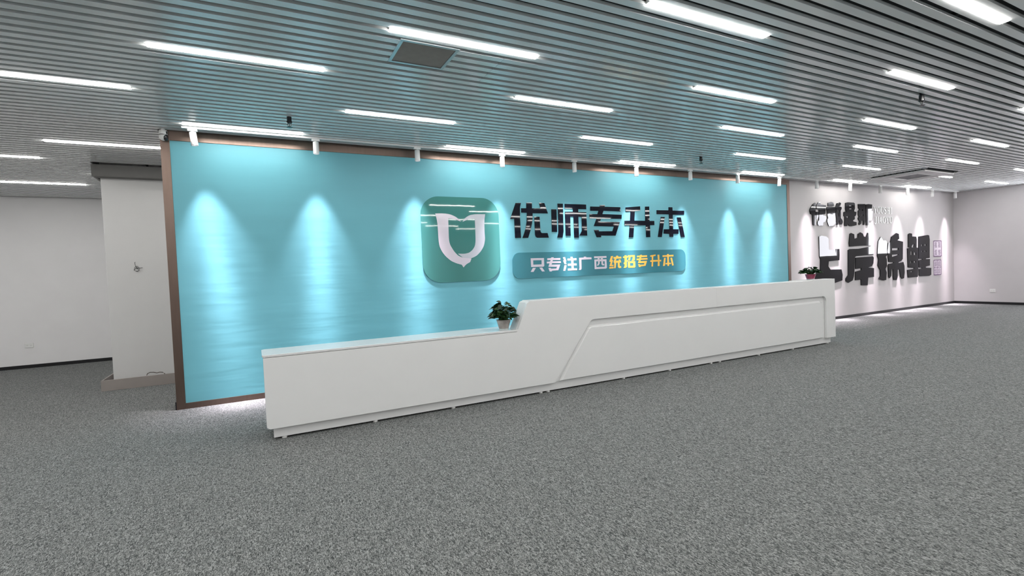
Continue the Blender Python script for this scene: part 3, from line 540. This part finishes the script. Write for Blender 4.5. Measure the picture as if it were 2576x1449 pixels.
# low counter
low = rrect(0.024, 2.545, 0, 0.001, 0)
mb = MB(); pts = [(2.56, YD-0.002), (2.56, 5.275), (0.05, 5.275), (0.024, 5.25)]+[(0.024+0.05-0.05*math.cos(math.radians(a)), YD-0.002+0.05-0.05*math.sin(math.radians(a))) for a in (0, 20, 40, 60, 90)]
vs = [(x, y, 0.745) for x, y in pts]+[(x, y, 0.766) for x, y in pts]; n = len(pts)
o = mesh_obj('low_counter', vs, [tuple(range(n)), tuple(range(n, 2*n))]+[(i, (i+1) % n, n+(i+1) % n, n+i) for i in range(n)], M_LACTOP, desk)
mo = o.modifiers.new('bevel', 'BEVEL'); mo.width = 0.003; mo.segments = 2
MB().box(0.034, 0.085, YR+0.002, 5.26, 0.112, 0.744).build('end_panel', M_LAC, desk, bevel=0.004)
MB().box(2.50, 8.50, 5.02, 5.40, 0.112, 0.72).build('cabinet', M_LAC, desk)
MB().box(0.09, 2.49, 5.00, 5.25, 0.112, 0.744).build('cabinet', M_LAC, desk)
MB().box(2.60, 8.50, 5.03, 5.46, 0.722, 0.745).build('work_surface', M_LACTOP, desk, bevel=0.003)
# raised screen: thickness with sloping left face, capped top
mb = MB(); mb.prism([(2.565, 0.767), (2.692, 1.048), (2.72, 1.066), (8.50, 1.066), (8.50, 0.767)], YR+0.031, 5.00)
mb.build('raised_screen', M_LAC, desk, bevel=0.004)
mb = MB(); mb.prism([(2.72, 1.0665), (2.735, 1.078), (8.555, 1.080), (8.555, 1.0665)], YR+0.0005, 5.01); mb.build('top_cap', M_LACTOP, desk, bevel=0.002)
mb = MB(); mb.prism([(2.556, 0.7665), (2.690, 1.0565), (2.715, 1.0700), (2.722, 1.0660), (2.705, 1.052), (2.572, 0.7665)], YR+0.0005, 5.01); mb.build('slope_panel', M_LACTOP, desk, bevel=0.0015)
MB().box(8.503, 8.555, YR+0.001, 5.40, 0.112, 1.066).build('end_panel', M_LAC, desk, bevel=0.003)
for gx in (0.17, 0.98, 1.79, 2.86, 2.96, 4.08, 4.87, 5.66, 5.84, 6.69, 7.51, 8.44):
    MB().lathe([(0.022, 0), (0.022, 0.0175)], gx, 4.894, 12).build('levelling_foot', M_WHITEPL, desk)

# ------------------------------------------------------------------ potted plants
random.seed(11)
def leaf_mesh(name, L, W, mm, curl):
    vs, fs = [], []
    rows = [(0.0, 0.0), (0.08, 0.62), (0.25, 0.98), (0.45, 0.95), (0.65, 0.68), (0.85, 0.30), (1.0, 0.0)]
    for t, ww in rows:
        z = -curl*L*t*t
        for s in (-1, -0.5, 0, 0.5, 1):
            vs.append((s*ww*W/2, L*t-(0.07*L if (abs(s) == 1 and t == 0.08) else 0), z+abs(s)*ww*W*0.16))
    for i in range(len(rows)-1):
        for j in range(4):
            a = i*5+j; fs.append((a, a+1, a+6, a+5))
    me = bpy.data.meshes.new(name); me.from_pydata(vs, [], fs)
    for p in me.polygons: p.use_smooth = True
    me.materials.append(mm)
    return me
LM = [leaf_mesh('leaf', 0.070, 0.048, M_LEAF, 0.25), leaf_mesh('leaf', 0.065, 0.040, M_LEAF, 0.10), leaf_mesh('leaf', 0.075, 0.046, M_LEAF2, 0.35)]
def plant(name, loc, label, potmat, rt, rb, ph, spread, top, nleaf, droop, foot):
    t = thing(name, loc, label, 'plant')
    z0 = 0.0
    if foot:
        MB().lathe([(rb, 0.0), (rb, 0.012), (rb*0.97, 0.014)], seg=28).build('saucer', M_POTBASE, t); z0 = 0.0145
    MB().lathe([(rb*0.98, z0), (rt, ph-0.006), (rt+0.003, ph-0.006), (rt+0.003, ph), (rt-0.004, ph), (rt-0.004, ph-0.012)], seg=32, cap=True).build('pot', potmat, t, smooth=False)
    MB().lathe([(rt-0.006, ph-0.011), (rt*0.5, ph-0.003), (0.004, ph-0.001)], seg=20, cap=False).build('soil', M_SOIL, t)
    mb = MB()
    for i in range(nleaf):
        a = random.uniform(0, 2*math.pi)
        rr = spread*math.sqrt(random.random())
        hh = top*(1-(rr/spread)**2*0.75)*random.uniform(0.35 if rr < spread*.6 else 0.15, 1.0)
        if rr > spread*0.6: hh -= droop*random.random()
        p = Vector((rr*math.cos(a)*0.8, rr*math.sin(a)*0.7, ph+max(hh, 0.022)))
        base = Vector((0.5*rt*math.cos(a), 0.5*rt*math.sin(a), ph-0.004))
        mid = (base+p)/2+Vector((0, 0, 0.02+0.03*random.random()))
        mb.tube([base, mid, p], 0.0018, 4)
        o = bpy.data.objects.new('leaf', random.choice(LM)); COL.objects.link(o); o.parent = t
        out = Vector((math.cos(a), math.sin(a), random.uniform(-0.55, 0.45) if p.z > ph+0.05 else random.uniform(0.0, 0.5)))
        out = out + Vector((random.uniform(-.5, .5), random.uniform(-.5, .5), 0))
        q = out.to_track_quat('Y', 'Z'); o.rotation_mode = 'QUATERNION'
        from mathutils import Quaternion
        o.rotation_quaternion = q @ Quaternion((0, 1, 0), random.uniform(-0.9, 0.9))
        o.location = p; sc = random.uniform(0.75, 1.15); o.scale = (sc, sc, sc)
    setp(mb.build('stem', M_STEM, t), kind='stuff')
    return t
plant('potted_plant', (2.452, 4.955, 0.7665), 'leafy dark green pothos in a grey pot on the low counter', M_POT, 0.080, 0.055, 0.112, 0.150, 0.215, 175, 0.0, True)
plant('potted_plant', (8.09, 4.935, 1.0808), 'low leafy green plant in a pink red pot on the raised desk end', M_POTRED, 0.078, 0.058, 0.092, 0.165, 0.115, 150, 0.0, True)
tray_ = MB().box(7.62, 7.98, 4.925, 4.995, 1.0808, 1.0868).build('white_slab', M_WHITEPL, bevel=0.001)
setp(tray_, 'thin white card lying on the desk top left of the pink pot', 'card')

# ------------------------------------------------------------------ signs on the wall
YP = YW-0.018           # face of teal panel
def chars(comps, y0, y1, name, mm, parent=None):
    mb = MB()
    for outer, holes in comps: mb.prism(outer, y0, y1, holes)
    return mb.build(name, mm, parent)
labs = ['first navy character from the left, next to the logo plate', 'second navy character from the left on the teal wall', 'middle one of the five navy characters on the teal wall', 'fourth navy character from the left on the teal wall', 'last navy character on the right on the teal wall']
for (nm, comps), lb in zip(MAIN_CHARS, labs):
    o = chars(comps, YP-0.007, YP-0.0005, 'sign_character', M_NAVY)
    setp(o, 'glossy '+lb, 'sign letter', 'five navy characters on the teal wall')
lg = thing('logo_plate', (0, 0, 0), 'green glossy rounded square logo plate with a white winged U emblem', 'sign')
MB().prism(rrect(2.094, 3.302, 1.297, 2.517, 0.27, 12), YP-0.011, YP-0.0005).build('plate', M_LOGO, lg)
def smooth_loop(P, keep=0.55):
    """round the gentle corners of an outline, keep the sharp tips"""
    out = []; n = len(P)
    for i in range(n):
        a, p, c_ = Vector(P[i-1]), Vector(P[i]), Vector(P[(i+1) % n])
        d1, d2 = (p-a), (c_-p)
        if d1.angle(d2) > keep: out.append(tuple(p))
        else:
            q0 = p-d1*0.35; q1 = p+d2*0.35
            for t in (0, 0.25, 0.5, 0.75, 1): out.append(tuple(q0*(1-t)**2+p*2*t*(1-t)+q1*t*t))
    return out
for (nm, comps) in EMBLEM:
    comps = [(smooth_loop(o_), h_) for o_, h_ in comps]
    chars(comps, YP-0.0128 if nm == 'emblem' else YP-0.0125, YP-0.0112, 'emblem', M_WHITEPRINT if nm == 'emblem' else M_SOFTPRINT, lg)
pl = thing('slogan_plate', (0, 0, 0), 'long teal rounded plate with white and yellow characters under the navy characters', 'sign')
MB().prism(rrect(3.508, 7.152, 1.297, 1.700, 0.125, 10), YP-0.009, YP-0.0005).build('plate', M_SLOGAN, pl)
for nm, comps in PLAQUE_CHARS:
    chars(comps, YP-0.0102, YP-0.0092, 'printed_character', M_WHITEPRINT if nm == 'white' else M_GOLD, pl)
wl = {'ni': 'first large black character of the upper line on the white wall', 'jiu': 'second large black character of the upper line on the white wall', 'shi': 'third large black character of the upper line on the white wall', 'na': 'last large black character of the upper line, left of the pinyin',
      'shang': 'biggest black character behind the pink potted plant, lower line', 'an': 'second black character of the lower line on the white wall', 'jin': 'third black character of the lower line on the white wall', 'li': 'last black character of the lower line, left of the seals'}
for nm, comps in WALL_CHARS:
    o = chars(comps, YW-0.020, YW-0.0005, 'wall_character', M_BLACKLET)
    setp(o, 'glossy '+wl[nm], 'sign letter', 'large black characters on the white wall')
    # slight tilt of every board so that each mirrors the room a little differently
# pinyin lettering (serif capitals)
def serif_letter(ch):
    R = []
    def bar(x0, x1, z0, z1): R.append([(x0, z0), (x1, z0), (x1, z1), (x0, z1)])
    def stem(x, z0=0.0, z1=1.0, w=0.18, s=0.10, lo=True, hi=True):
        bar(x, x+w, z0, z1)
        if lo: bar(x-s, x, 0, 0.06); bar(x+w, x+w+s, 0, 0.06)
        if hi: bar(x-s, x, 0.94, 1.0); bar(x+w, x+w+s, 0.94, 1.0)
    holes = []
    if ch == 'I': stem(0.30)
    elif ch == 'H': stem(0.14); stem(0.66); bar(0.32, 0.66, 0.47, 0.55)
    elif ch == 'U':
        R.append([(0.12, 1), (0.12, 0.30), (0.20, 0.08), (0.40, -0.02), (0.62, 0.0), (0.78, 0.12), (0.84, 0.32), (0.84, 1), (0.76, 1), (0.76, 0.32), (0.68, 0.14), (0.52, 0.08), (0.38, 0.14), (0.30, 0.30), (0.30, 1)])
        bar(0.02, 0.12, 0.94, 1); bar(0.30, 0.40, 0.94, 1); bar(0.66, 0.76, 0.94, 1); bar(0.84, 0.94, 0.94, 1)
    elif ch == 'Y':
        R.append([(0.41, 0), (0.59, 0), (0.59, 0.44), (0.92, 1), (0.82, 1), (0.54, 0.54), (0.28, 1), (0.08, 1), (0.41, 0.44)])
        bar(0.30, 0.41, 0, 0.06); bar(0.59, 0.70, 0, 0.06); bar(0.0, 0.08, 0.94, 1.0); bar(0.92, 1.0, 0.94, 1)
    elif ch == 'A':
        R.append([(0.10, 0), (0.20, 0), (0.29, 0.28), (0.60, 0.28), (0.68, 0.0), (0.88, 0), (0.56, 1.02), (0.46, 1.02)])
        holes.append([(0.32, 0.36), (0.57, 0.36), (0.45, 0.78)])
        bar(0.0, 0.10, 0, 0.06); bar(0.88, 0.98, 0, 0.06)
    elif ch == 'J':
        R.append([(0.36, 1), (0.36, 0.10), (0.30, -0.08), (0.16, -0.10), (0.12, -0.02), (0.02, -0.06), (0.10, -0.20), (0.28, -0.20), (0.46, -0.10), (0.54, 0.10), (0.54, 1)])
        bar(0.24, 0.36, 0.94, 1); bar(0.54, 0.66, 0.94, 1)
    elif ch == 'O':
        n = 20; R.append([(0.48+0.46*math.cos(2*math.pi*i/n), 0.5+0.53*math.sin(2*math.pi*i/n)) for i in range(n)])
        holes.append([(0.48+0.27*math.cos(2*math.pi*i/n), 0.5+0.46*math.sin(2*math.pi*i/n)) for i in range(n)])
    elif ch == 'S':
        R.append([(0.14, 0.0), (0.14, 0.30), (0.20, 0.30), (0.28, 0.12), (0.46, 0.06), (0.62, 0.14), (0.62, 0.28), (0.50, 0.40), (0.26, 0.52), (0.14, 0.68), (0.16, 0.88), (0.32, 1.01), (0.52, 1.02), (0.66, 0.96), (0.72, 1.0), (0.76, 1.0), (0.76, 0.72), (0.70, 0.72), (0.62, 0.88), (0.46, 0.94), (0.34, 0.88), (0.33, 0.76), (0.44, 0.65), (0.68, 0.52), (0.80, 0.36), (0.78, 0.14), (0.64, 0.0), (0.44, -0.03), (0.26, 0.04), (0.20, 0.0)])
    return R, holes
pt = thing('pinyin_lettering', (0, 0, 0), 'white serif YOUSHI JIAOYU lettering right of the upper black characters', 'sign')
for word, zz, hh, xa, xb in (('YOUSHI', 2.490, 0.160, 13.62, 14.48), ('JIAOYU', 2.255, 0.155, 13.65, 14.49)):
    wts = {'I': 0.62, 'J': 0.66}; tot = sum(wts.get(c_, 1.0) for c_ in word); u = (xb-xa)/tot; x = xa
    for c_ in word:
        R, H = serif_letter(c_); mb = MB(); sc = u*0.98
        for i, poly in enumerate(R):
            mb.prism([(x+p[0]*sc, zz+p[1]*hh) for p in poly], YW-0.012, YW-0.0005, [[(x+p[0]*sc, zz+p[1]*hh) for p in h] for h in H] if i == 0 and H else ())
        mb.build('letter', M_WHITEPL, pt); x += u*wts.get(c_, 1.0)
# two seal stamps
def seal(x0, x1, z0, z1, label, cross):
    t = thing('seal_plate', ((x0+x1)/2, YW-0.0005, z0), label, 'sign', 'small purple seal plates')
    w2 = (x1-x0)/2; h_ = z1-z0
    MB().prism([(p[0]-w2, p[1]) for p in rrect(0, 2*w2, 0, h_, 0.03, 4)], -0.012, 0).build('plate', M_SEALBG, t)
    o_, i_ = rrect(-w2, w2, 0, h_, 0.03, 4), rrect(-w2+0.025, w2-0.025, 0.025, h_-0.025, 0.02, 4)
    MB().prism(o_, -0.0145, -0.0122, [i_]).build('border', M_SEAL, t)
    if cross: MB().box(-0.008, 0.008, -0.0145, -0.0122, 0.027, h_-0.027).box(-w2+0.027, -0.008, -0.0145, -0.0122, h_/2-0.008, h_/2+0.008).box(0.008, w2-0.027, -0.0145, -0.0122, h_/2-0.008, h_/2+0.008).build('divider', M_SEAL, t)
    rnd = random.Random(int(z0*100))
    for cx in (-w2*0.45, w2*0.45):
        for cz in (h_*0.27, h_*0.73):
            mb = MB(); a, b = w2*0.34, h_*0.17
            for k_ in range(4):
                zz = cz-b+2*b*(k_+0.5)/4; mb.box(cx-a*rnd.uniform(.5, 1), cx+a*rnd.uniform(.5, 1), -0.0140, -0.0122, zz-0.006, zz+0.006)
            for k_ in range(2):
                xx = cx+a*(-0.5+k_)*rnd.uniform(.6, 1.3); mb.box(xx-0.006, xx+0.006, -0.0146, -0.0142, cz-b, cz+b*rnd.uniform(.6, 1))
            mb.build('seal_character', M_SEAL, t)
seal(16.58, 17.035, 1.355, 1.800, 'upper square purple seal plate right of the black characters', False)
seal(16.58, 17.005, 0.842, 1.273, 'lower purple seal plate with a cross divider right of the black characters', True)
